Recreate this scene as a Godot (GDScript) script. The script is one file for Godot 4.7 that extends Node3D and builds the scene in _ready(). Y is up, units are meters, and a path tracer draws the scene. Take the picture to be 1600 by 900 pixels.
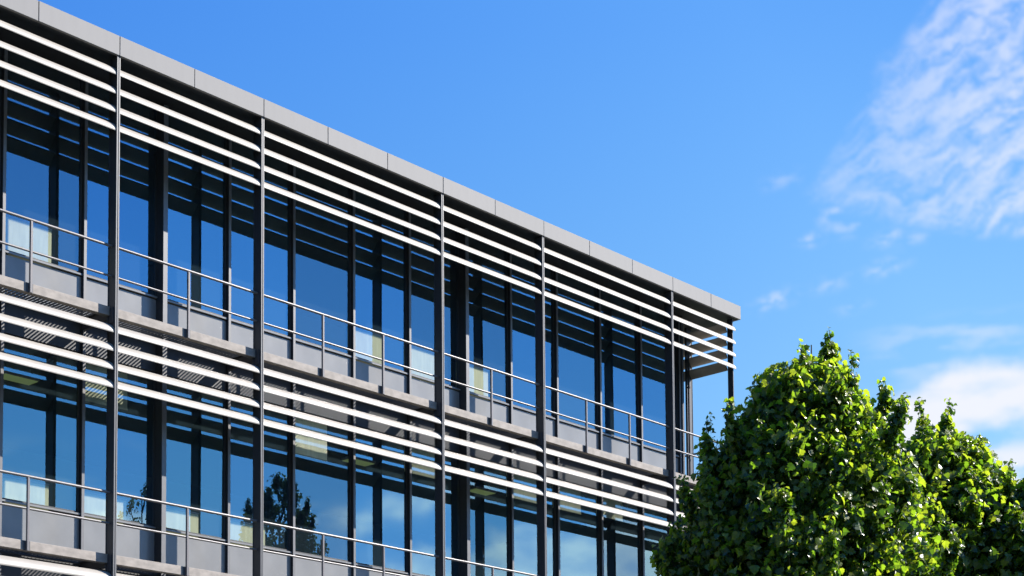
extends Node3D
# Office building with sun louvres, seen from below, and young trees in front of its end.

const UNIT := 1.35          # facade module
const GLASS := 0.9057       # how far the glass lies behind the outer steel frame
const EYE := 1.6
const STOREY := 3.674
const ORIGIN := Vector3(-6.1171, 0.0, -23.8797)   # foot of the facade line at module 0
const HEADING := 41.7304    # facade direction, degrees right of straight ahead
const SUN_LOCAL := Vector3(1.43, 1.37, 1.0)       # towards the sun, in the building's axes
const EXPOSURE := 2.6
const COLUMNS := [-8, -5, -3, 0, 2, 5, 7, 10]
const SLABS := [2.729, 6.403, 10.077]             # walkway levels
const ROOF_LOW := 13.839
const ROOF_TOP := 14.137
const CORNER := 15.75

var rng := RandomNumberGenerator.new()
var M := {}
var building: Node3D
var taken := {}

# ---------------------------------------------------------------- helpers
func numbered(called: String) -> String:
	var n: int = taken.get(called, 0)
	taken[called] = n + 1
	return called if n == 0 else "%s_%03d" % [called, n]

func tag(o: Node, label: String, category: String, group := "", kind := "") -> void:
	if label: o.set_meta("label", label)
	if category: o.set_meta("category", category)
	if group: o.set_meta("group", group)
	if kind: o.set_meta("kind", kind)

func thing(called: String, at: Vector3, label: String, category: String, group := "") -> Node3D:
	var o := Node3D.new()
	o.name = numbered(called)
	add_child(o)
	o.position = at
	tag(o, label, category, group)
	return o

func holder(called: String, parent: Node, t := Transform3D.IDENTITY) -> Node3D:
	var o := Node3D.new()
	o.name = called
	parent.add_child(o, true)
	o.transform = t
	return o

func put(called: String, mesh: Mesh, mat: Material, parent: Node, t := Transform3D.IDENTITY) -> MeshInstance3D:
	var o := MeshInstance3D.new()
	o.name = called
	o.mesh = mesh
	o.material_override = mat
	parent.add_child(o, true)
	o.transform = t
	return o

func tool() -> SurfaceTool:
	var st := SurfaceTool.new()
	st.begin(Mesh.PRIMITIVE_TRIANGLES)
	return st

func quad(st: SurfaceTool, a: Vector3, b: Vector3, c: Vector3, d: Vector3) -> void:
	for p in [a, b, c, a, c, d]: st.add_vertex(p)

# a box with chamfered edges, from lo to hi
func box(st: SurfaceTool, lo: Vector3, hi: Vector3, ch := 0.0) -> void:
	var c := (lo + hi) / 2.0
	var h := (hi - lo) / 2.0
	var k: float = minf(ch, minf(h.x, minf(h.y, h.z)) * 0.45)
	st.set_smooth_group(-1)
	for axis in 3:
		var b := (axis + 1) % 3
		var e := (axis + 2) % 3
		for s in [-1.0, 1.0]:
			var q := []
			for w in [[-1, -1], [1, -1], [1, 1], [-1, 1]]:
				var p := Vector3.ZERO
				p[axis] = h[axis] * s
				p[b] = (h[b] - k) * w[0]
				p[e] = (h[e] - k) * w[1]
				q.append(c + p)
			if s > 0: quad(st, q[3], q[2], q[1], q[0])
			else: quad(st, q[0], q[1], q[2], q[3])
		if k > 0.0:
			for s in [-1.0, 1.0]:
				for r in [-1.0, 1.0]:
					var q := []
					for w in [-1.0, 1.0]:
						var p := Vector3.ZERO
						p[axis] = (h[axis] - k) * w
						p[b] = h[b] * s
						p[e] = (h[e] - k) * r
						q.append(c + p)
						p[b] = (h[b] - k) * s
						p[e] = h[e] * r
						q.append(c + p)
					if s * r > 0: quad(st, q[0], q[1], q[3], q[2])
					else: quad(st, q[2], q[3], q[1], q[0])
	if k > 0.0:
		for x in [-1.0, 1.0]:
			for y in [-1.0, 1.0]:
				for z in [-1.0, 1.0]:
					var a := c + Vector3(h.x * x, (h.y - k) * y, (h.z - k) * z)
					var b2 := c + Vector3((h.x - k) * x, h.y * y, (h.z - k) * z)
					var d := c + Vector3((h.x - k) * x, (h.y - k) * y, h.z * z)
					var tri := [a, b2, d] if x * y * z < 0 else [a, d, b2]
					for p in tri: st.add_vertex(p)

func done(st: SurfaceTool) -> ArrayMesh:
	st.generate_normals()
	return st.commit()

var box_cache := {}
func box_mesh(size: Vector3, ch := 0.0) -> ArrayMesh:
	var key := [size, ch]
	if not box_cache.has(key):
		var st := tool()
		box(st, -size / 2.0, size / 2.0, ch)
		box_cache[key] = done(st)
	return box_cache[key]

# a box part between two corners given as (along, height, behind the frame)
func slab(called: String, mat: Material, parent: Node, t: Transform3D, u0: float, u1: float, y0: float, y1: float, w0: float, w1: float, ch := 0.0) -> MeshInstance3D:
	var size := Vector3(snappedf(absf(u1 - u0), 0.0005), snappedf(y1 - y0, 0.0005), snappedf(absf(w1 - w0), 0.0005))
	return put(called, box_mesh(size, ch), mat, parent, t * Transform3D(Basis(), Vector3((u0 + u1) / 2, (y0 + y1) / 2, -(w0 + w1) / 2)))

# round bar through points, radius per point
func tube(st: SurfaceTool, pts: Array, radii: Array, sides := 8) -> void:
	var rings := []
	var side := Vector3.ZERO
	for i in pts.size():
		var d: Vector3 = ((pts[mini(i + 1, pts.size() - 1)] - pts[maxi(i - 1, 0)]) as Vector3).normalized()
		if side == Vector3.ZERO: side = d.cross(Vector3.UP if absf(d.y) < 0.9 else Vector3.RIGHT).normalized()
		side = (side - d * side.dot(d)).normalized()
		var up := d.cross(side)
		var ring := []
		for k in sides:
			var a := TAU * k / sides
			ring.append(pts[i] + (side * cos(a) + up * sin(a)) * radii[i])
		rings.append(ring)
	st.set_smooth_group(1)
	for i in rings.size() - 1:
		for k in sides:
			var n := (k + 1) % sides
			quad(st, rings[i][k], rings[i][n], rings[i + 1][n], rings[i + 1][k])
	st.set_smooth_group(-1)
	for k in range(1, sides - 1):
		for p in [rings[0][0], rings[0][k + 1], rings[0][k]]: st.add_vertex(p)
		var l: Array = rings[-1]
		for p in [l[0], l[k], l[k + 1]]: st.add_vertex(p)

var bar_cache := {}
func bar(called: String, mat: Material, parent: Node, t: Transform3D, u0: float, u1: float, y: float, w: float, r: float) -> MeshInstance3D:
	var key := [snappedf(u1 - u0, 0.001), r]
	if not bar_cache.has(key):
		var st := tool()
		var h: float = key[0] / 2.0
		tube(st, [Vector3(-h, 0, 0), Vector3(h, 0, 0)], [r, r], 10)
		bar_cache[key] = done(st)
	return put(called, bar_cache[key], mat, parent, t * Transform3D(Basis(), Vector3((u0 + u1) / 2, y, -w)))

# ---------------------------------------------------------------- materials
func speckle(seed_: int, freq: float, low: float, high: float, size := 256, octaves := 4) -> ImageTexture:
	var n := FastNoiseLite.new()
	n.seed = seed_
	n.frequency = freq
	n.fractal_octaves = octaves
	var im := n.get_seamless_image(size, size)
	im.convert(Image.FORMAT_RGB8)
	for y in size:
		for x in size:
			var v := lerpf(low, high, im.get_pixel(x, y).r)
			im.set_pixel(x, y, Color(v, v, v))
	return ImageTexture.create_from_image(im)

func mat(lin: Color, rough: float, tex: Texture2D = null, scale := Vector3.ONE) -> StandardMaterial3D:
	var m := StandardMaterial3D.new()
	m.albedo_color = lin.linear_to_srgb()
	m.roughness = rough
	if tex:
		m.albedo_texture = tex
		m.uv1_triplanar = true
		m.uv1_scale = scale
	return m

func make_materials() -> void:
	var fine := speckle(3, 0.02, 0.90, 1.0)
	var streak := speckle(5, 0.012, 0.72, 1.0, 256, 5)
	var plate := speckle(13, 0.02, 0.97, 1.0)
	var rust := speckle(9, 0.02, 0.80, 1.0, 256, 5)
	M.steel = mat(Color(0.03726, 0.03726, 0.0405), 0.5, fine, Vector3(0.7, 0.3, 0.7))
	M.flange = mat(Color(0.1134, 0.1094, 0.1053), 0.45, fine, Vector3(0.7, 0.3, 0.7))  # the column steel again, paler for its sunlit front
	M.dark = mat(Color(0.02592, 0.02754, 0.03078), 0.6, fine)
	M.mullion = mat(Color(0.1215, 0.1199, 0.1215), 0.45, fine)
	M.fascia = []
	for k in 4:
		var g: float = [0.163, 0.159, 0.167, 0.161][k]
		M.fascia.append(mat(Color(g * 1.03, g, g * 0.965), 0.72, plate, Vector3(1.1, 0.18, 1.1)))
	M.louvre = mat(Color(0.275, 0.252, 0.218), 0.5, fine, Vector3(0.4, 1.0, 1.0))
	M.spandrel = mat(Color(0.1985, 0.1968, 0.1928), 0.28, fine, Vector3(0.3, 0.3, 0.3))
	M.bulkhead = mat(Color(0.055, 0.055, 0.056), 0.5, fine, Vector3(0.3, 0.3, 0.3))
	M.band = mat(Color(0.285, 0.25, 0.215), 0.75, rust, Vector3(0.9, 1.6, 0.9))
	M.rail = mat(Color(0.1458, 0.1312, 0.1255), 0.4, fine)
	M.grate = mat(Color(0.081, 0.081, 0.081), 0.6)
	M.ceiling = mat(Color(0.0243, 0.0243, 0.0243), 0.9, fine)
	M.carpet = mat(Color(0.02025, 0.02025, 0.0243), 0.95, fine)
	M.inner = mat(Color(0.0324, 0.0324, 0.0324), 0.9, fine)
	M.wall = mat(Color(0.243, 0.243, 0.243), 0.8, streak)
	M.gravel = mat(Color(0.2025, 0.1944, 0.1782), 0.95, rust, Vector3(3, 3, 3))
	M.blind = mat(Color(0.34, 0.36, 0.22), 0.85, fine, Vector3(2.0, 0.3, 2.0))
	M.sunlit_blind = mat(Color(0.78, 0.80, 0.55), 0.85, fine, Vector3(2.0, 0.3, 2.0))  # the cream of the blinds made paler, sunlight put into the colour
	M.glass = []
	for k in 5:
		# solar control glass: a thin metal coat that mirrors part of the light and lets the rest pass
		var g := StandardMaterial3D.new()
		var c: Color = [Color(0.70, 0.90, 1.0), Color(0.68, 0.89, 0.99), Color(0.73, 0.91, 1.0), Color(0.66, 0.88, 1.0), Color(0.72, 0.92, 0.99)][k]
		g.albedo_color = Color(c.r, c.g, c.b, [0.235, 0.275, 0.20, 0.255, 0.22][k])
		g.albedo_texture = speckle(20 + k, 0.01, 0.97, 1.0, 64, 2)
		g.transparency = BaseMaterial3D.TRANSPARENCY_ALPHA
		g.metallic = 0.93
		g.roughness = 0.0
		M.glass.append(g)
	M.lamp = StandardMaterial3D.new()
	M.lamp.albedo_color = Color(0.8, 0.85, 0.7)
	M.lamp.emission_enabled = true
	M.lamp.emission = Color(0.8, 0.95, 0.55)
	M.lamp.emission_energy_multiplier = 0.045
	M.bark = mat(Color(0.0729, 0.06075, 0.04455), 0.9, rust, Vector3(2, 0.6, 2))
	# leaves: dark glossy faces that let yellow-green light through
	M.leaf = []
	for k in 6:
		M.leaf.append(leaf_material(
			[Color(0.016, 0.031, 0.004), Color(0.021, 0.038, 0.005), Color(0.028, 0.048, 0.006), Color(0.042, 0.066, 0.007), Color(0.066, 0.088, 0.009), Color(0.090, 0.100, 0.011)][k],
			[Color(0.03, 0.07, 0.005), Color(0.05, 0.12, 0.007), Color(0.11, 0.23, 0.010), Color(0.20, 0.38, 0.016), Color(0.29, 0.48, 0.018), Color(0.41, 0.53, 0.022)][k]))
	M.dark_leaf = []
	for k in 6: M.dark_leaf.append(leaf_material(Color(0.02, 0.03, 0.008), Color(0.05, 0.08, 0.01)))

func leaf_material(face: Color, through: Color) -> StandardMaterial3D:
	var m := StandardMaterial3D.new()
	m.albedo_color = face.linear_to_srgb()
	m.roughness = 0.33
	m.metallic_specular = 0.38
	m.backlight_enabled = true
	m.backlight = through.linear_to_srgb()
	return m

# ---------------------------------------------------------------- sky
func sky_color(dir: Vector3, sun: Vector3) -> Color:
	var el := rad_to_deg(asin(clampf(dir.y, -1, 1)))
	var k := clampf((28.0 - maxf(el, 0.0)) / 8.5, -2.2, 2.3)
	var s := clampf((dir.dot(sun) - 0.307) / 0.253, -0.8, 0.9)
	var r := 0.078 * pow(1.76, s) * pow(1.80, k * (1.0 if k > 0 else 0.55))
	var g := 0.300 * pow(1.38, s) * pow(1.38, k * (1.0 if k > 0 else 0.55))
	var b := 0.875 * pow(1.13, s) * pow(1.06, k * (1.0 if k > 0 else 1.2))
	# the air is brighter round the sun
	var near := 1.0 + 1.25 * (1.0 - smoothstep(30.0, 46.0, rad_to_deg(acos(clampf(dir.dot(sun), -1, 1)))))
	return Color(minf(r, 0.42) * pow(near, 0.5), minf(g, 0.72) * pow(near, 0.75), minf(b, 1.06) * near)

func make_sky() -> ImageTexture:
	var W := 4096
	var H := 2048
	var sun := sun_world()
	var small := Image.create_empty(516, 256, false, Image.FORMAT_RGBF)
	for y in 256:
		for x in 516:
			var th := PI / 2 - PI * (y + 0.5) / 256.0
			var az := TAU * (x - 2 + 0.5) / 512.0
			var c := sky_color(Vector3(sin(az) * cos(th), sin(th), -cos(az) * cos(th)), sun)
			small.set_pixel(x, y, c)
	small.resize(W + 32, H, Image.INTERPOLATE_CUBIC)
	small = small.get_region(Rect2i(16, 0, W, H))
	var n := FastNoiseLite.new()
	n.seed = 41
	n.frequency = 1.0
	n.fractal_octaves = 6
	n.fractal_gain = 0.55
	var wide := FastNoiseLite.new()
	wide.seed = 7
	wide.frequency = 1.0
	wide.fractal_octaves = 4
	# clouds are laid out by azimuth and height in the sky, in degrees
	for row in range(int((90.0 - 36.0) / 180.0 * H), int((90.0 - 5.0) / 180.0 * H)):
		var el := 90.0 - 180.0 * (row + 0.5) / H
		for az0 in [[-3.0, 46.0], [62.0, 118.0], [150.0, 215.0], [270.0, 320.0]]:
			for col in range(int(az0[0] / 360.0 * W), int(az0[1] / 360.0 * W)):
				var az := 360.0 * (col + 0.5) / W
				var d := cloud(az, el, n, wide)
				if d > 0.004:
					var px := posmod(col, W)
					var base := small.get_pixel(px, row)
					small.set_pixel(px, row, base.lerp(Color(0.90, 0.925, 1.03) if base.b < 1.3 else Color(1.25, 1.2, 1.2) * base.b, minf(d, 0.97)))
	return ImageTexture.create_from_image(small)

func bump(x: float, a: float, b: float, c: float, d: float) -> float:
	return smoothstep(a, b, x) * (1.0 - smoothstep(c, d, x))

func cloud(az: float, el: float, n: FastNoiseLite, wide: FastNoiseLite) -> float:
	var d := 0.0
	# streak coordinates: along runs up to the right, across is square to it
	var al := (az * 0.95 + el * 0.30)
	var ac := (-az * 0.30 + el * 0.95)
	if az > -3 and az < 46:
		# the large wispy cloud, a wedge that opens to the right
		var open := az - 9.7
		if open > -1.5 and open < 34:
			var low := 22.3 - 0.25 * clampf(open, 0, 6)
			var high := 22.9 + maxf(open, 0) * 1.18
			var soft := 0.5 + 0.10 * maxf(open, 0)
			var env := smoothstep(low - 0.45, low + 0.5, el) * (1.0 - smoothstep(high - soft * 1.6, high + soft * 0.9, el)) * smoothstep(-1.0, 1.4, open) * (1.0 - smoothstep(16, 34, open)) * (1.0 - smoothstep(31, 35.5, el))
			if env > 0.0:
				var bend := 0.9 * n.get_noise_2d(az * 0.22, el * 0.22 + 50)
				var f := wide.get_noise_2d((al + bend) * 0.30, (ac + bend) * 0.62)
				var g := n.get_noise_2d((al + bend) * 0.40 + 31, (ac + bend) * 1.7 + 7)
				var fine := n.get_noise_2d((al + bend) * 1.1 + 5, (ac + bend * 0.7) * 5.0 + 17)
				var body := clampf(0.60 + 0.38 * f + 0.50 * g + 0.34 * fine, 0, 1)
				var thick := lerpf(0.28, 0.66, smoothstep(0.5, 7.5, open))
				d = maxf(d, thick * smoothstep(0.12, 1.05, body * (0.40 + 0.64 * env)) * smoothstep(0.0, 0.35, env))
		# brighter edge puffs along its foot
		var foot := bump(el, 20.9, 21.7, 22.1, 22.9) * bump(az, 9.6, 10.6, 17.5, 21)
		if foot > 0: d = maxf(d, foot * 0.42 * smoothstep(0.05, 0.5, n.get_noise_2d(az * 0.42 + 9, el * 1.3)))
		# small stray wisps
		for w in [[8.7, 23.0, 0.55, 0.22, 0.18], [9.65, 21.1, 0.35, 0.18, 0.40], [12.3, 21.0, 0.5, 0.2, 0.4], [12.2, 20.1, 0.55, 0.22, 0.42], [8.35, 19.3, 0.55, 0.25, 0.42], [10.3, 19.7, 0.6, 0.2, 0.25], [11.0, 18.9, 0.5, 0.15, 0.2], [13.2, 20.9, 0.5, 0.15, 0.25], [12.6, 26.1, 0.5, 0.3, 0.22]]:
			var x: float = (az - w[0]) / w[2]
			var y: float = (el - w[1] - 0.18 * (az - w[0])) / w[3]
			if x * x + y * y < 4.0:
				d = maxf(d, 0.8 * w[4] * exp(-(x * x + y * y) * 0.9) * smoothstep(-0.35, 0.5, n.get_noise_2d(az * 1.3, el * 3.0)) * 1.5)
		# the bright bank low behind the trees
		var top := 15.5 + clampf((az - 11.6) * 0.50, 0, 1.35) - 0.12 * maxf(az - 18, 0)
		var wob := 0.35 * n.get_noise_2d(az * 0.5 + 70, el * 0.6)
		var bank := smoothstep(10.6, 12.6, az) * (1.0 - smoothstep(26, 40, az)) * (1.0 - smoothstep(top - 0.45 + wob, top + 0.40 + wob, el)) * smoothstep(14.3, 15.4, el + 0.6 * n.get_noise_2d(az * 0.5, el) + clampf((15.0 - az) * 0.4, 0, 3))
		if bank > 0: d = maxf(d, bank * clampf(0.95 + 0.45 * n.get_noise_2d(az * 0.3 + 3, el * 0.9), 0.4, 0.97))
		var veil := bump(el, 15.6, 17.0, 17.7, 18.7) * bump(az, 10.5, 13.5, 24, 34)
		if veil > 0: d = maxf(d, veil * 0.35 * smoothstep(-0.25, 0.5, n.get_noise_2d(az * 0.25, el * 1.2)))
		var low_bank := bump(el, 10.0, 11.5, 13.8, 14.6) * bump(az, 12.0, 15.0, 30, 42)
		if low_bank > 0: d = maxf(d, low_bank * 0.9 * smoothstep(-0.18, 0.3, n.get_noise_2d(az * 0.3 + 17, el * 0.7)))
		return d
	if az > 74 and az < 97 and el < 17:
		# the bank that the glass mirrors
		var e0 := 12.55 + (89.2 - az) * 0.24 + 0.5 * wide.get_noise_2d(az * 0.4, 3)
		var rib := bump(az, 84.0, 86.0, 89.5, 91.0) * exp(-pow((el - e0) / 0.42, 2)) * clampf(0.75 + 0.8 * n.get_noise_2d(az * 0.5, el * 1.6), 0.2, 1.0)
		var edge := lerpf(11.1, 12.5, smoothstep(87.0, 83.4, az)) - 0.25 * maxf(81 - az, 0) + 0.8 * wide.get_noise_2d(az * 0.45 + 9, el * 0.5)
		var mass := smoothstep(77, 79, az) * (1.0 - smoothstep(87.5, 90.5, az)) * (1.0 - smoothstep(edge - 0.5, edge + 0.45, el)) * smoothstep(6.5, 8.5, el)
		d = maxf(rib * 0.8, mass * clampf(0.72 + 0.7 * n.get_noise_2d(az * 0.35 - el * 0.1, el * 0.8), 0.1, 0.95))
		var puff := bump(az, 88.0, 90.0, 93.5, 96.5) * exp(-pow((az - 91.6) / 1.3, 2) - pow((el - 12.1 - 0.3 * sin(az)) / 0.55, 2)) * smoothstep(-0.3, 0.45, n.get_noise_2d(az * 1.1, el * 2.2))
		return maxf(d, puff * 0.55)
	# fair-weather streaks low in the rest of the sky
	if el < 20:
		var b2 := bump(el, 5.0, 7.5, 12.0, 15.2)
		var f2 := wide.get_noise_2d(az * 0.09 + 20, (el - 0.12 * az) * 0.42)
		var g2 := n.get_noise_2d(az * 0.35, (el - 0.2 * az) * 1.1)
		d = b2 * 0.9 * smoothstep(0.02, 0.42, f2 + 0.35 * g2 + 0.10)
	return d

func sun_world() -> Vector3:
	return (Basis(Vector3.UP, deg_to_rad(90.0 - HEADING)) * SUN_LOCAL).normalized()

# ---------------------------------------------------------------- building
func side_frame() -> Transform3D:   # the end of the building: along runs backwards, outwards is to the right
	return Transform3D(Basis(Vector3(0, 0, -1), Vector3.UP, Vector3(1, 0, 0)), Vector3(CORNER, 0, 0))

var louvre_cache := {}
func louvre_mesh(length: float) -> ArrayMesh:
	var key := snappedf(length, 0.001)
	if louvre_cache.has(key): return louvre_cache[key]
	# section of the blade as (behind the nose, height), upper face then lower face
	var sec := [[0.0, 0.0], [-0.002, 0.010], [0.004, 0.036], [0.021, 0.069], [0.047, 0.100], [0.084, 0.128], [0.126, 0.149], [0.170, 0.160],
		[0.168, 0.153], [0.127, 0.131], [0.087, 0.095], [0.050, 0.052], [0.018, 0.008]]
	var st := tool()
	var h := key / 2.0
	var n := sec.size()
	for i in n:
		var a: Array = sec[i]
		var b: Array = sec[(i + 1) % n]
		st.set_smooth_group(1 if i < 7 else 2)
		quad(st, Vector3(-h, a[1], -a[0]), Vector3(-h, b[1], -b[0]), Vector3(h, b[1], -b[0]), Vector3(h, a[1], -a[0]))
	st.set_smooth_group(-1)
	var tri := Geometry2D.triangulate_polygon(PackedVector2Array(sec.map(func(p): return Vector2(p[0], p[1]))))
	for k in range(0, tri.size(), 3):
		for e in [-1.0, 1.0]:
			for q in ([0, 1, 2] if e > 0 else [2, 1, 0]):
				var p: Array = sec[tri[k + q]]
				st.add_vertex(Vector3(e * h, p[1], -p[0]))
	louvre_cache[key] = done(st)
	return louvre_cache[key]

func louvres(t: Transform3D, u0: float, u1: float, noses: Array) -> void:
	for y in noses:
		var o := put("louvre", louvre_mesh(u1 - u0), M.louvre, building, t * Transform3D(Basis(Vector3.RIGHT, (0.07 if noses[0] > 13.0 else 0.035) + rng.randf_range(-0.012, 0.012)), Vector3((u0 + u1) / 2, y, -0.016)))
		o.rotate_object_local(Vector3.FORWARD, rng.randf_range(-0.0006, 0.0006))

func column_mesh(height: float) -> ArrayMesh:
	var st := tool()
	box(st, Vector3(-0.019, 0, -0.190), Vector3(0.019, height, -0.014), 0.002)
	box(st, Vector3(-0.028, 0, -0.204), Vector3(0.028, height, -0.190), 0.003)
	return done(st)

func column_front(height: float) -> ArrayMesh:
	var st := tool()
	box(st, Vector3(-0.029, 0, -0.014), Vector3(-0.005, height, 0.0), 0.003)
	box(st, Vector3(0.005, 0, -0.014), Vector3(0.029, height, 0.0), 0.003)
	box(st, Vector3(-0.007, 0, -0.0139), Vector3(0.007, height, -0.009))
	return done(st)

func column(t: Transform3D, u: float, h: float) -> void:
	var c := holder("column", building, t * Transform3D(Basis(), Vector3(u, 0, 0)))
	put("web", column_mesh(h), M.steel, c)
	put("front_flange", column_front(h), M.flange, c)  # shaded side and lit front put into the colours of web and flange
	for y in SLABS:
		# arm that ties the column to the floor, with its gusset and bolts
		slab("arm", M.steel, c, Transform3D.IDENTITY, -0.03, 0.03, y - 0.19, y - 0.045, 0.204, GLASS - 0.03, 0.004)
		slab("bearing_plate", M.steel, c, Transform3D.IDENTITY, -0.055, 0.055, y - 0.0445, y - 0.034, 0.245, GLASS - 0.031)
		slab("splice_plate", M.steel, c, Transform3D.IDENTITY, -0.034, 0.034, y - 0.26, y - 0.02, 0.05, 0.14, 0.003)

func railing(t: Transform3D, u0: float, u1: float, y: float, posts: Array) -> void:
	var r := holder("railing", building, t)
	bar("handrail", M.rail, r, Transform3D.IDENTITY, u0, u1, y + 0.905, 0.115, 0.021)
	bar("mid_rail", M.rail, r, Transform3D.IDENTITY, u0, u1, y + 0.450, 0.115, 0.017)
	for u in posts:
		var p := slab("post", M.rail, r, Transform3D.IDENTITY, u - 0.018, u + 0.018, y - 0.15, y + 0.886, 0.088, 0.128, 0.004)
		slab("foot_plate", M.steel, r, Transform3D.IDENTITY, u - 0.055, u + 0.055, y - 0.142, y - 0.004, 0.1284, 0.1395, 0.002)
		p.name = "post"

func walkway(t: Transform3D, u0: float, u1: float, y: float, cuts: Array) -> void:
	# edge channel in lengths that end at the posts and columns
	var a := u0
	for b in cuts + [u1]:
		slab("edge_channel", M.band, building, t, a + 0.004, b - 0.004, y - 0.135, y, 0.14, 0.24, 0.004)
		a = b
	slab("inner_channel", M.steel, building, t, u0, u1, y - 0.062, y - 0.021, GLASS - 0.085, GLASS - 0.045, 0.003)

func grating(t: Transform3D, u0: float, u1: float, y: float) -> void:
	# bearing bars square to the wall, and a few cross rods
	var st := tool()
	var n := int((u1 - u0) / 0.062)
	for k in n:
		var u := u0 + (k + 0.5) * (u1 - u0) / n
		box(st, Vector3(u - 0.002, y - 0.035, -(GLASS - 0.045)), Vector3(u + 0.002, y - 0.004, -0.242))
	for e in [u0, u1 - 0.012]: box(st, Vector3(e, y - 0.044, -(GLASS - 0.045)), Vector3(e + 0.012, y - 0.003, -0.242))
	for k in 2:
		var w := 0.40 + k * 0.26
		box(st, Vector3(u0, y - 0.014, -w - 0.004), Vector3(u1, y - 0.006, -w + 0.004))
	var o := put("walkway_grating", done(st), M.grate, building, t)
	o.set_meta("kind", "stuff")

var pane_cache := {}
func window(t: Transform3D, u0: float, u1: float, y0: float, y1: float) -> void:
	var w := holder("window", building, t * Transform3D(Basis(), Vector3((u0 + u1) / 2, (y0 + y1) / 2, -GLASS)))
	var sx := u1 - u0
	var sy := y1 - y0
	var key := [snappedf(sx, 0.001), snappedf(sy, 0.001)]
	if not pane_cache.has(key):
		# one sheet, its surface swelling by a hair as float glass does
		var st := tool()
		st.set_smooth_group(1)
		quad(st, Vector3(-sx / 2, -sy / 2, 0), Vector3(-sx / 2, sy / 2, 0), Vector3(sx / 2, sy / 2, 0), Vector3(sx / 2, -sy / 2, 0))
		var f := tool()
		box(f, Vector3(-sx / 2, -sy / 2, -0.03), Vector3(-sx / 2 + 0.028, sy / 2, 0.012), 0.002)
		box(f, Vector3(sx / 2 - 0.028, -sy / 2, -0.03), Vector3(sx / 2, sy / 2, 0.012), 0.002)
		box(f, Vector3(-sx / 2 + 0.028, sy / 2 - 0.03, -0.03), Vector3(sx / 2 - 0.028, sy / 2, 0.012), 0.002)
		box(f, Vector3(-sx / 2 + 0.028, -sy / 2, -0.03), Vector3(sx / 2 - 0.028, -sy / 2 + 0.03, 0.012), 0.002)
		pane_cache[key] = [done(st), done(f)]
	var tilt := Basis.from_euler(Vector3(rng.randf_range(-0.0045, 0.0045), rng.randf_range(-0.0045, 0.0045), 0))
	put("pane", pane_cache[key][0], M.glass[rng.randi() % 5], w, Transform3D(tilt, Vector3(0, 0, -0.008)))
	put("frame", pane_cache[key][1], M.dark, w)

func storey(t: Transform3D, k: int, edges: Array, thick: Array) -> void:
	# spandrel, windows, mullions and the bulkhead above, along one side
	var y: float = SLABS[k]
	var sill := y + (0.655 if k == 2 else 0.69)
	var head: float = ROOF_LOW - 0.05 if k == 2 else SLABS[k + 1] - 0.54
	for i in edges.size() - 1:
		var a: float = edges[i] + 0.026
		var b: float = edges[i + 1] - 0.026
		slab("spandrel_panel", M.spandrel, building, t, a, b, y - 0.03, sill - 0.022, GLASS - 0.012, GLASS + 0.03, 0.003)
		slab("sill", M.spandrel, building, t, a, b, sill - 0.006, sill + 0.022, GLASS - 0.045, GLASS + 0.04, 0.002)
		window(t, a, b, sill + 0.022, head)
		if k < 2:
			slab("bulkhead_panel", M.bulkhead, building, t, a, b, head + 0.02, SLABS[k + 1] - 0.045, GLASS - 0.01, GLASS + 0.03, 0.003)
	for u in edges:
		var wide := thick.has(u)
		var hw := 0.042 if wide else 0.0255
		var top: float = head if k == 2 else SLABS[k + 1] - 0.2
		var front := GLASS - (0.20 if wide else 0.072)
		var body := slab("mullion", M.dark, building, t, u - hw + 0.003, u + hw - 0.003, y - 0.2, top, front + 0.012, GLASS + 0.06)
		put("cap", box_mesh(Vector3(hw * 2, snappedf(top - y + 0.2, 0.0005), 0.012), 0.003), M.mullion, body, Transform3D(Basis(), Vector3(0, 0, (GLASS + 0.06 - front - 0.012) / 2 + 0.006)))  # pale cap on dark body: lit front and shaded sides put into the colours

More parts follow.
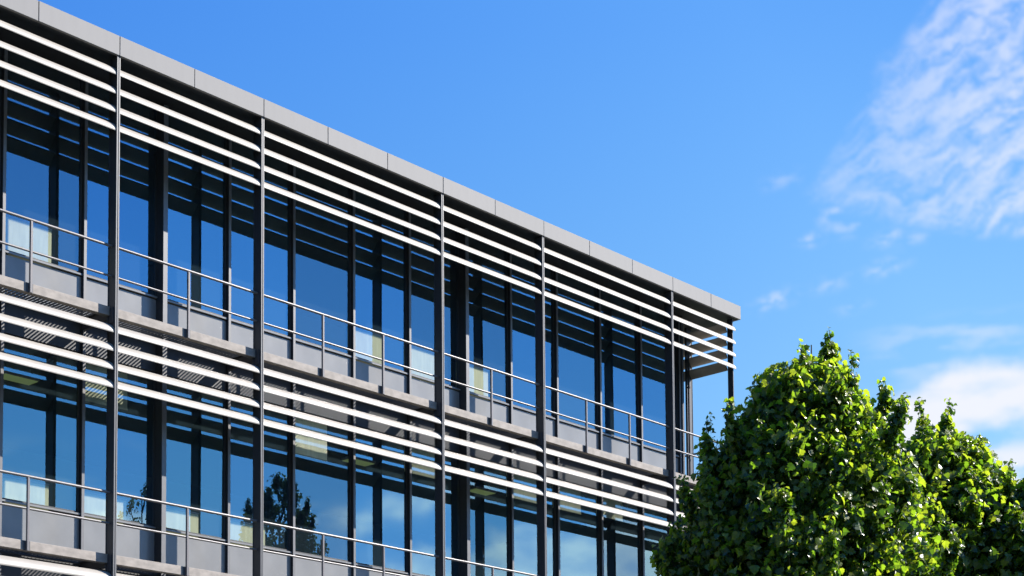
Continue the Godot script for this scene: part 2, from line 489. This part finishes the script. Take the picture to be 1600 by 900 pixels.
func build_building() -> void:
	building = thing("office_building", Vector3(ORIGIN), "three-storey office building with white sun louvres, steel columns and blue mirrored glass", "building")
	building.rotation.y = deg_to_rad(90.0 - HEADING)
	var F := Transform3D.IDENTITY
	var S := side_frame()
	var first := -8 * UNIT
	var last := 11 * UNIT
	var back := 13.0
	# columns of the outer frame
	for c in COLUMNS: column(F, c * UNIT, ROOF_LOW)
	slab("corner_column", M.steel, building, F, CORNER - 0.012, CORNER + 0.012, 0.0, ROOF_LOW, 0.06, 0.20, 0.002)
	for w in [1.19, 3.9, 7.95, 12.0]: column(S, w, ROOF_LOW)
	# louvres: four blades in each bay under the roof and under each walkway
	var bays := []
	for i in COLUMNS.size() - 1: bays.append([COLUMNS[i] * UNIT + 0.038, COLUMNS[i + 1] * UNIT - 0.0205])
	for k in 3:
		var noses := []
		if k == 2: noses = [13.549, 13.256, 12.973, 12.699]
		else: noses = [SLABS[k + 1] - 0.419, SLABS[k + 1] - 0.697, SLABS[k + 1] - 0.975, SLABS[k + 1] - 1.244]
		for b in bays: louvres(F, b[0], b[1], noses)
		louvres(F, 10 * UNIT + 0.038, CORNER + 0.045, noses)
		louvres(S, 0.20, 1.1695, noses)
		louvres(S, 1.2105, 3.8795, noses)
		louvres(S, 3.9205, 7.9295, noses)
	# walkways and railings
	for k in 3:
		var y: float = SLABS[k]
		for i in COLUMNS.size():
			var a: int = COLUMNS[i]
			var b: int = COLUMNS[i + 1] if i + 1 < COLUMNS.size() else 12
			var posts := []
			for q in range(a + 1, b): posts.append(q * UNIT)
			var end: float = b * UNIT - 0.02 if b < 12 else CORNER
			railing(F, a * UNIT + 0.02, end, y, posts)
			walkway(F, a * UNIT + 0.0, end, y, posts)
			grating(F, a * UNIT + 0.0315, (b * UNIT - 0.0315) if b < 12 else CORNER - 0.1, y)
		for s in [[0.14, 1.16, [0.7]], [1.22, 3.87, [2.5]], [3.93, 7.92, [5.3, 6.6]]]:
			railing(S, s[0], s[1], y, s[2])
			walkway(S, maxf(s[0], 0.26), s[1], y, s[2])
			grating(S, maxf(s[0], 0.92), s[1], y)
	# the wall behind
	var edges := []
	for q in range(-8, 12): edges.append(q * UNIT)
	var side_edges := []
	for q in range(0, 9): side_edges.append(GLASS + 0.06 + q * UNIT)
	for k in 3:
		storey(F, k, edges, [-9 * UNIT, -4 * UNIT, 1 * UNIT, 6 * UNIT])
		storey(S, k, side_edges, [])
	slab("corner_post", M.dark, building, F, last + 0.03, last + 0.10, 0.0, ROOF_LOW, GLASS - 0.10, GLASS + 0.05, 0.004)
	slab("corner_post", M.mullion, building, F, last + 0.1003, last + 0.135, 0.0, ROOF_LOW, GLASS - 0.04, GLASS + 0.25, 0.004)
	# downpipe at the corner
	var st := tool()
	tube(st, [Vector3(0, 0.2, 0), Vector3(0, 13.2, 0)], [0.022, 0.022], 10)
	put("downpipe", done(st), M.dark, building, Transform3D(Basis(), Vector3(CORNER - 0.30, 0, -1.05)))
	st = tool()
	for q in 12: box(st, Vector3(-0.03, 1.2 + q * 1.02, -0.03), Vector3(0.03, 1.235 + q * 1.02, 0.03), 0.004)
	put("pipe_bracket", done(st), M.dark, building, Transform3D(Basis(), Vector3(CORNER - 0.30, 0, -1.05)))
	# floors, ceilings and walls that close the rooms
	slab("base_wall", M.wall, building, F, first, last, 0.0, SLABS[0] - 0.21, GLASS + 0.02, GLASS + 0.3)
	for k in 3:
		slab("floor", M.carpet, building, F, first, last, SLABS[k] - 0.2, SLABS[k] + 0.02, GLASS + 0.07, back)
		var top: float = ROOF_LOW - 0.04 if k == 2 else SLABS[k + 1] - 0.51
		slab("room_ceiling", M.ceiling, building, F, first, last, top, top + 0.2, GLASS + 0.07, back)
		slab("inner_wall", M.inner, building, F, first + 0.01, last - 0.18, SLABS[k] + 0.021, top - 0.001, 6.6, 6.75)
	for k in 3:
		slab("inner_wall", M.inner, building, F, last - 0.17, last - 0.08, SLABS[k] + 0.021, (ROOF_LOW - 0.04 if k == 2 else SLABS[k + 1] - 0.51) - 0.001, GLASS + 0.16, 6.599)  # unseen wall added to block the bright view through the end glazing
	slab("back_wall", M.wall, building, F, first, last + 0.1, 0.0, ROOF_LOW - 0.05, back + 0.001, back + 0.25)
	slab("end_wall", M.wall, building, F, first - 0.25, first - 0.05, 0.0, ROOF_LOW - 0.05, GLASS, back + 0.25)
	# roof: soffit, slab, fascia panels one module long with open joints
	slab("soffit", M.dark, building, F, first - 0.3, CORNER + 0.15, ROOF_LOW + 0.012, ROOF_LOW + 0.04, 0.03, back + 0.3)
	slab("roof", M.gravel, building, F, first - 0.3, CORNER + 0.14, ROOF_LOW + 0.0405, ROOF_TOP - 0.03, 0.03, back + 0.3)
	for q in range(-9, 12):
		var a := q * UNIT
		var b := (q + 1) * UNIT if q < 11 else 15.95
		var f := slab("fascia_panel", M.fascia[rng.randi() % 4], building, F, a + 0.004, b - (0.004 if q < 11 else 0.0), ROOF_LOW, ROOF_TOP, -0.021, 0.03, 0.004)
		f.position.z += rng.randf_range(-0.0015, 0.0015)
		f.rotate_object_local(Vector3.UP, rng.randf_range(-0.003, 0.003))
	for q in range(0, 9):
		slab("fascia_panel", M.fascia[rng.randi() % 4], building, S, 0.034 + q * UNIT, 0.026 + (q + 1) * UNIT, ROOF_LOW, ROOF_TOP, -0.2, -0.15, 0.004)
	slab("roof_flashing", M.fascia[1], building, F, first - 0.3, 15.949, ROOF_TOP - 0.0295, ROOF_TOP - 0.004, 0.031, 0.30)

func build_blinds() -> void:
	var spots := [
		# floor, module, how far down from the head, label
		[1, 0, 0.72, "short dim blind crossed by the leftmost steel column, middle floor"],  # length ends with its lit patch, the shaded rest is left out
		[1, 3, 0.78, "short sunlit cream blind drawn down a little right of the second column, middle floor"],
		[1, 5, 0.62, "short dim blind left of the third steel column, middle floor"],
		[1, 7, 0.62, "short dim blind left of the fourth steel column, middle floor"],
		[1, 8, 0.62, "short dim blind right of the fourth steel column, middle floor"],
		[1, 9, 0.55, "short narrow blind in the bay next to the tree, middle floor"],
	]
	for s in spots:
		var top: float = ROOF_LOW - 0.06 if s[0] == 2 else SLABS[s[0] + 1] - 0.46
		var o := thing("panel_blind", Vector3.ZERO, s[3], "blind", "cream blinds behind the middle-floor glass")
		o.transform = building.transform * Transform3D(Basis(), Vector3(s[1] * UNIT + 0.03 + 0.44, top - s[2], -(GLASS + 0.135)))
		var st := tool()
		st.set_smooth_group(1)
		var n := 10
		for i in n:   # a hanging sheet of fabric with soft waves
			var x0 := -0.43 + 0.86 * i / n
			var x1 := -0.43 + 0.86 * (i + 1) / n
			var z0 := 0.006 * sin(i * 1.9 + s[1])
			var z1 := 0.006 * sin((i + 1) * 1.9 + s[1])
			quad(st, Vector3(x0, 0.02, z0), Vector3(x0, s[2] - 0.04, z0 * 0.3), Vector3(x1, s[2] - 0.04, z1 * 0.3), Vector3(x1, 0.02, z1))
			quad(st, Vector3(x1, 0.02, z1 - 0.002), Vector3(x1, s[2] - 0.04, z1 * 0.3 - 0.002), Vector3(x0, s[2] - 0.04, z0 * 0.3 - 0.002), Vector3(x0, 0.02, z0 - 0.002))
		put("fabric", done(st), M.sunlit_blind if s[1] == 3 else M.blind, o)
		put("bottom_bar", box_mesh(Vector3(0.87, 0.025, 0.02), 0.004), M.blind, o, Transform3D(Basis(), Vector3(0, 0.012, 0)))
		put("head_rail", box_mesh(Vector3(0.88, 0.04, 0.05), 0.004), M.mullion, o, Transform3D(Basis(), Vector3(0, s[2] - 0.02, 0)))

func build_screens() -> void:
	var spots := [
		[2, -1, "cream office screen behind top-floor glass left of the leftmost steel column"],
		[2, 4, "cream office screen behind top-floor glass left of the third column, a mullion away from it"],
		[2, 5, "cream office screen half hidden by the third steel column, top floor"],
		[2, 6, "brightest cream office screen, top floor, just right of the third column"],
		[1, -1, "cream office screen at the left edge of the middle-floor glass"],
		[1, 0, "cream office screen crossed by the leftmost steel column, middle floor"],
		[1, 1, "cream office screen right of the thick mullion, middle floor, second bay"],
		[1, 2, "cream office screen crossed by the second steel column, middle floor"],
	]
	for s in spots:
		var y: float = SLABS[s[0]] + 0.02
		var o := thing("office_screen", Vector3.ZERO, s[2], "screen", "cream office screens behind the glass")
		var h := 1.24 if s[0] == 2 else 1.06  # top edge set just above the shadow line, shaping the panel like its sun patch
		o.transform = building.transform * Transform3D(Basis(), Vector3(s[1] * UNIT + 0.03 + 0.44, y, -(GLASS + 0.145)))
		put("panel", box_mesh(Vector3(0.86, h - 0.07, 0.03), 0.006), M.blind, o, Transform3D(Basis(), Vector3(0, 0.07 + (h - 0.07) / 2, 0)))
		put("top_rail", box_mesh(Vector3(0.88, 0.03, 0.036), 0.006), M.mullion, o, Transform3D(Basis(), Vector3(0, h + 0.0155, 0)))
		for e in [-0.36, 0.36]: put("foot", box_mesh(Vector3(0.04, 0.07, 0.15), 0.006), M.dark, o, Transform3D(Basis(), Vector3(e, 0.0345, 0)))

func build_lamps() -> void:
	for s in [[-0.3, "greenish lit ceiling lamp at the left edge, middle floor"], [6.72, "lit ceiling lamp behind the third column, middle floor"], [10.0, "lit ceiling lamp right of the fourth column, middle floor"]]:
		var o := thing("ceiling_lamp", Vector3.ZERO, s[1], "ceiling lamp", "ceiling lamps on the middle floor")
		o.transform = building.transform * Transform3D(Basis(), Vector3(s[0], 7.76 + EYE, -2.2))
		put("housing", box_mesh(Vector3(0.60, 0.05, 0.30), 0.006), M.wall, o, Transform3D(Basis(), Vector3(0, 0.0305, 0)))
		put("lit_panel", box_mesh(Vector3(0.56, 0.012, 0.26), 0.003), M.lamp, o)
		for e in [-0.22, 0.22]: put("hanger", box_mesh(Vector3(0.008, 0.2, 0.008)), M.wall, o, Transform3D(Basis(), Vector3(e, 0.155, 0)))
		var l := AreaLight3D.new()
		l.name = "glow"
		l.area_size = Vector2(0.56, 0.26)
		l.light_color = Color(0.9, 1.0, 0.75)
		l.light_energy = 0.06
		l.shadow_enabled = true
		l.rotation_degrees.x = -90
		l.position.y = -0.012
		o.add_child(l, true)

# ---------------------------------------------------------------- trees
func leaf_mesh() -> ArrayMesh:
	# a lobed leaf one unit long, folded along its midrib and curling at the tip
	var half := [[0.0, 0.0], [0.20, -0.05], [0.44, 0.10], [0.56, 0.30], [0.40, 0.40], [0.46, 0.56], [0.24, 0.68], [0.12, 0.84], [0.0, 1.0]]
	var st := tool()
	st.set_smooth_group(-1)
	for s in [-1.0, 1.0]:
		for i in range(0, half.size() - 1):
			var a: Array = half[i]
			var b: Array = half[i + 1]
			var pa := bent(a[0] * s, a[1])
			var pb := bent(b[0] * s, b[1])
			var ma := bent(0, maxf(a[1], 0.0))
			var mb := bent(0, maxf(b[1], 0.0))
			if s < 0:
				for p in [ma, pa, pb, ma, pb, mb]: st.add_vertex(p)
			else:
				for p in [ma, pb, pa, ma, mb, pb]: st.add_vertex(p)
	# leaf stalk
	box(st, Vector3(-0.014, -0.34, -0.014), Vector3(0.014, 0.0, 0.014))
	return done(st)

func bent(x: float, y: float) -> Vector3:
	return Vector3(x, y, 0.30 * absf(x) - 0.22 * y * y + 0.05 * sin(x * 9.0))

func crown_radius(h: float, full: float) -> float:
	return full * (1.0 - exp(-pow(h / 1.32, 1.4))) * (1.0 + 0.03 * h)

func tree(called: String, label: String, foot: Vector3, top: float, full: float, tips: Array, n_shoots: int, per_shoot: int, fill: int, low: float, size: float, singles: int, seed_: int, leaves: Array, group := "young leafy trees beside the building") -> void:
	var r := RandomNumberGenerator.new()
	r.seed = seed_
	var o := thing(called, foot, label, "tree", group)
	var trunk := tool()
	var lead: Array = []
	for k in 9:
		var f := k / 8.0
		lead.append(Vector3(0.10 * sin(f * 3.1 + seed_) * f, f * (top - 0.25), 0.08 * sin(f * 4.0 + 1.0 + seed_) * f))
	tube(trunk, lead, range(9).map(func(k): return lerpf(0.10, 0.006, pow(k / 8.0, 0.8)) * top / 7.3), 10)
	put("trunk", done(trunk), M.bark, o)
	var crown := holder("crown", o)
	var where: Array[Transform3D] = []
	var noise := FastNoiseLite.new()
	noise.seed = seed_
	noise.frequency = 0.55
	var all := tips.duplicate()
	for k in n_shoots:
		var h := lerpf(0.75, top - low, pow(r.randf(), 0.85))
		var a := r.randf() * TAU
		var rad := crown_radius(h, full) * (0.80 + 0.30 * r.randf())
		rad *= 1.0 + 0.28 * noise.get_noise_3d(cos(a) * 3, h * 1.6, sin(a) * 3)
		all.append(Vector3(cos(a) * rad, top - h + (r.randf_range(0.12, 0.34) if k % 3 == 0 else 0.0), sin(a) * rad))
	var limbs := tool()
	for peak: Vector3 in all:
		var spur := r.randf_range(0.14, 0.34)
		var tip := peak - Vector3(r.randf_range(-0.05, 0.05), spur, r.randf_range(-0.05, 0.05))
		var out := Vector2(tip.x, tip.z).length()
		var start_y := clampf(tip.y - 0.55 - 0.95 * out, low * 0.55, top - 0.5)
		var f := start_y / (top - 0.25)
		var i0 := clampi(int(f * 8), 0, 7)
		var start: Vector3 = (lead[i0] as Vector3).lerp(lead[i0 + 1], f * 8 - i0)
		var mid := start.lerp(tip, 0.55) + Vector3(tip.x - start.x, -(tip.y - start.y) * 0.25, tip.z - start.z) * 0.22
		var line := []
		for k in 6:
			var t := k / 5.0
			line.append(start * (1 - t) * (1 - t) + mid * 2 * t * (1 - t) + tip * t * t)
		tube(limbs, line, range(6).map(func(k): return lerpf(0.020, 0.0035, k / 5.0) * top / 7.3), 5)
		# the youngest shoot, nearly bare, with single sprigs along it
		tube(limbs, [tip, tip.lerp(peak, 0.5) + Vector3(r.randfn(), 0, r.randfn()) * 0.012, peak], [0.0042, 0.0032, 0.0022], 4)
		for k in 6:
			var p := tip.lerp(peak, (k + r.randf() * 0.6) / 6.4) + Vector3(r.randfn(), r.randfn() * 0.3, r.randfn()) * 0.022
			where.append(sprig_at(p, Vector3(r.randfn(), 2.0, r.randfn()), size * r.randf_range(0.50, 0.72), r))
		for k in per_shoot:
			var t := 0.22 + 0.80 * pow(r.randf(), 0.62)
			var seg := clampi(int(t * 5), 0, 4)
			var p: Vector3 = (line[seg] as Vector3).lerp(line[seg + 1], t * 5 - seg)
			var spread := lerpf(0.34, 0.022, pow(clampf(t, 0, 1), 1.15)) * top / 7.3
			var off := Vector3(clampf(r.randfn(), -1.6, 1.6), clampf(r.randfn(), -1.6, 1.6) * 0.85, clampf(r.randfn(), -1.6, 1.6)) * spread * 0.62
			p += off
			where.append(sprig_at(p, off + (tip - start).normalized() * 0.25, size * r.randf_range(0.72, 1.2) * lerpf(1.0, 0.82, t), r))
	for k in fill:
		var h := lerpf(0.6, top - low, r.randf())
		var a := r.randf() * TAU
		var rad := crown_radius(h, full) * (1.0 + 0.22 * noise.get_noise_3d(cos(a) * 3, h * 1.6, sin(a) * 3)) * 0.86 * pow(r.randf(), 0.36)
		var p := Vector3(cos(a) * rad, top - h, sin(a) * rad)
		where.append(sprig_at(p, Vector3(p.x, 0.5, p.z), size * r.randf_range(0.75, 1.15), r))
	put("branches", done(limbs), M.bark, crown)
	# the leaves that show largest are pieces of their own, the rest one mass of sprigs
	if singles > 0:
		var eye := Vector3(0, EYE, 0) - foot
		var loose: Array[Transform3D] = []
		for k in singles * 5:
			var h := lerpf(0.5, top - low - 0.8, r.randf())
			var a := r.randf() * TAU
			var rad := crown_radius(h, full) * r.randf_range(0.86, 1.04)
			var p := Vector3(cos(a) * rad, top - h, sin(a) * rad)
			loose.append(leaf_at(p, Vector3(p.x, 0, p.z), size * r.randf_range(0.8, 1.2), r))
		loose.sort_custom(func(x, y): return x.origin.distance_to(eye) < y.origin.distance_to(eye))
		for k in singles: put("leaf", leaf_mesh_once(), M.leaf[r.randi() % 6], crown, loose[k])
	var mm := MultiMesh.new()
	mm.transform_format = MultiMesh.TRANSFORM_3D
	mm.mesh = sprig_mesh(leaves)
	mm.instance_count = where.size()
	for k in where.size(): mm.set_instance_transform(k, where[k])
	var mi := MultiMeshInstance3D.new()
	mi.name = "foliage"
	mi.multimesh = mm
	mi.set_meta("kind", "stuff")
	crown.add_child(mi, true)

# a twig one leaf long and a bit, with six leaves set round it; its y runs along the twig
var sprigs := {}
func sprig_mesh(mats: Array) -> ArrayMesh:
	if sprigs.has(mats): return sprigs[mats]
	var r := RandomNumberGenerator.new()
	r.seed = 77
	var mesh := ArrayMesh.new()
	for k in 6:
		var st := tool()
		var a := k * 2.4 + r.randf_range(-0.4, 0.4)
		var out := Vector3(cos(a), 0, sin(a))
		var at := Vector3(0, -0.9 + k * 0.46, 0) + out * 0.34
		var n := (out * r.randf_range(0.2, 1.0) + Vector3.UP * r.randf_range(0.0, 0.9) + Vector3(r.randfn(), r.randfn(), r.randfn()) * 0.35).normalized()
		var hang := out * 0.8 + Vector3.DOWN * r.randf_range(-0.2, 0.9)
		var y := (hang - n * hang.dot(n)).normalized()
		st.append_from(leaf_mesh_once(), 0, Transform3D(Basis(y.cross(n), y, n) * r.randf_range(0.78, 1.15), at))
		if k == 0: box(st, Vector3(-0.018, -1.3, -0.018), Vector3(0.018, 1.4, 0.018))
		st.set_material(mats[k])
		st.commit(mesh)
	sprigs[mats] = mesh
	return mesh

func sprig_at(p: Vector3, out: Vector3, s: float, r: RandomNumberGenerator) -> Transform3D:
	var y := (out.normalized() * 0.7 + Vector3.UP * 0.7 + Vector3(r.randfn(), r.randfn(), r.randfn()) * 0.38).normalized()
	var x := y.cross(Vector3(r.randfn(), r.randfn(), r.randfn())).normalized()
	return Transform3D(Basis(x * s, y * s, x.cross(y) * s), p)

var the_leaf: ArrayMesh
func leaf_mesh_once() -> ArrayMesh:
	if the_leaf == null: the_leaf = leaf_mesh()
	return the_leaf

func leaf_at(p: Vector3, out: Vector3, s: float, r: RandomNumberGenerator) -> Transform3D:
	var n := (out.normalized() * 0.6 + Vector3.UP * 0.28 + Vector3(r.randfn(), r.randfn(), r.randfn()) * 0.7).normalized()
	var hang := (Vector3.DOWN * 0.8 + out.normalized() * 0.5 + Vector3(r.randfn(), r.randfn(), r.randfn()) * 0.5)
	var y := (hang - n * hang.dot(n)).normalized()
	var x := y.cross(n)
	return Transform3D(Basis(x * s, y * s, n * s), p)

# ---------------------------------------------------------------- scene
func _ready() -> void:
	rng.seed = 2024
	# camera: a level-ish lens shifted upwards
	var cam := Camera3D.new()
	cam.name = "camera"
	var near := 0.1
	cam.projection = Camera3D.PROJECTION_FRUSTUM
	cam.near = near
	cam.far = 3000.0
	cam.size = 900.0 / 2602.91 * near
	cam.frustum_offset = Vector2(800.0 - 841.79, 1200.18 - 450.0) / 2602.91 * near
	cam.position = Vector3(0, EYE, 0)
	cam.rotation = Vector3(deg_to_rad(3.883), 0, deg_to_rad(-0.5087))
	add_child(cam)
	cam.current = true
	# sky and light
	var env := Environment.new()
	env.background_mode = Environment.BG_SKY
	env.sky = Sky.new()
	var pano := PanoramaSkyMaterial.new()
	pano.panorama = make_sky()
	env.sky.sky_material = pano
	env.background_energy_multiplier = 1.0 / EXPOSURE
	env.tonemap_mode = Environment.TONE_MAPPER_LINEAR
	env.tonemap_exposure = EXPOSURE
	env.sdfgi_enabled = true
	env.ssao_enabled = true
	env.ssil_enabled = true
	var we := WorldEnvironment.new()
	we.name = "world_environment"
	we.environment = env
	add_child(we)
	var sun := DirectionalLight3D.new()
	sun.name = "sun"
	sun.light_energy = 1.6
	sun.light_color = Color(1.0, 0.975, 0.94)
	sun.light_angular_distance = 0.5
	sun.shadow_enabled = true
	add_child(sun)
	sun.look_at_from_position(sun_world() * 50.0, Vector3.ZERO)
	make_materials()
	# ground
	var st := tool()
	quad(st, Vector3(-1500, 0, 1500), Vector3(-1500, 0, -1500), Vector3(1500, 0, -1500), Vector3(1500, 0, 1500))
	var ground := put("ground", done(st), mat(Color(0.07, 0.085, 0.04), 0.95, speckle(30, 0.02, 0.6, 1.0), Vector3(0.3, 0.3, 0.3)), self)
	tag(ground, "", "", "", "structure")
	st = tool()
	box(st, Vector3(-3, 0, -2.6), Vector3(3, 0.004, 400), 0.0)
	var path := put("pavement", box_mesh(Vector3(60, 0.1, 9.0), 0.01), mat(Color(0.17, 0.165, 0.155), 0.9, speckle(31, 0.03, 0.75, 1.0), Vector3(0.6, 0.6, 0.6)), self)
	path.transform = Transform3D(Basis(Vector3.UP, deg_to_rad(90.0 - HEADING)), ORIGIN) * Transform3D(Basis(), Vector3(4, 0.0, 6.0))
	tag(path, "", "", "", "structure")
	build_building()
	build_blinds()
	build_screens()
	build_lamps()
	# the trees at the right
	tree("young_tree", "tallest leafy tree, in front of the building's right-hand end", Vector3(2.78, 0, -17.0), 7.40, 1.54,
		[Vector3(0.29, 7.3, 0), Vector3(-0.04, 7.08, 0.2), Vector3(-0.48, 6.78, 0.1), Vector3(-1.01, 6.37, 0.15), Vector3(-1.29, 5.78, 0.1), Vector3(0.84, 6.72, 0.1), Vector3(0.44, 6.95, 0.35), Vector3(-0.21, 6.7, 0.5), Vector3(1.19, 6.2, 0.3), Vector3(0.14, 6.6, -0.5), Vector3(-1.46, 4.9, 0.1)],
		120, 66, 4200, 2.2, 0.080, 300, 11, M.leaf)
	tree("young_tree", "smaller leafy tree between the tallest tree and the right edge", Vector3(4.70, 0, -19.0), 7.18, 1.50,
		[Vector3(-0.26, 7.14, 0), Vector3(0.08, 7.10, 0.1), Vector3(0.45, 6.6, 0.1), Vector3(0.72, 6.35, 0.1), Vector3(-0.7, 6.75, 0.2), Vector3(0.2, 6.6, 0.4), Vector3(-0.4, 6.5, 0.5)],
		110, 62, 3600, 2.2, 0.084, 300, 23, M.leaf)
	tree("young_tree", "leafy tree cut off by the right edge of the picture", Vector3(5.86, 0, -18.6), 6.62, 1.4,
		[Vector3(-0.2, 6.5, 0.1), Vector3(-0.5, 6.2, 0.1), Vector3(0.1, 6.6, 0)], 80, 56, 2400, 2.2, 0.084, 120, 37, M.leaf)
	# trees opposite the facade, seen mirrored in its glass
	tree("mirrored_tree", "dark bushy tree seen mirrored in the middle-floor glass around the second column", Vector3(17.8, 0, -26.4), 13.9, 1.5, [Vector3(0.1, 13.95, 0), Vector3(0.4, 13.5, 0.5), Vector3(-0.4, 13.4, 0.3), Vector3(0.2, 13.6, -0.6), Vector3(-0.3, 13.7, -0.3), Vector3(0.3, 13.2, 0.9), Vector3(0.1, 13.1, -1.0)], 95, 32, 0, 5.0, 0.12, 0, 51, M.dark_leaf, "trees mirrored in the glass")
	tree("mirrored_tree", "thin sparse tree seen mirrored in the middle-floor glass between the first two columns", Vector3(19.8, 0, -22.0), 13.9, 1.1, [Vector3(0.1, 13.95, 0), Vector3(0.2, 13.5, 0.4), Vector3(-0.2, 13.4, -0.4), Vector3(0.1, 13.1, 0.7)], 40, 10, 0, 6.0, 0.10, 0, 53, M.dark_leaf, "trees mirrored in the glass")
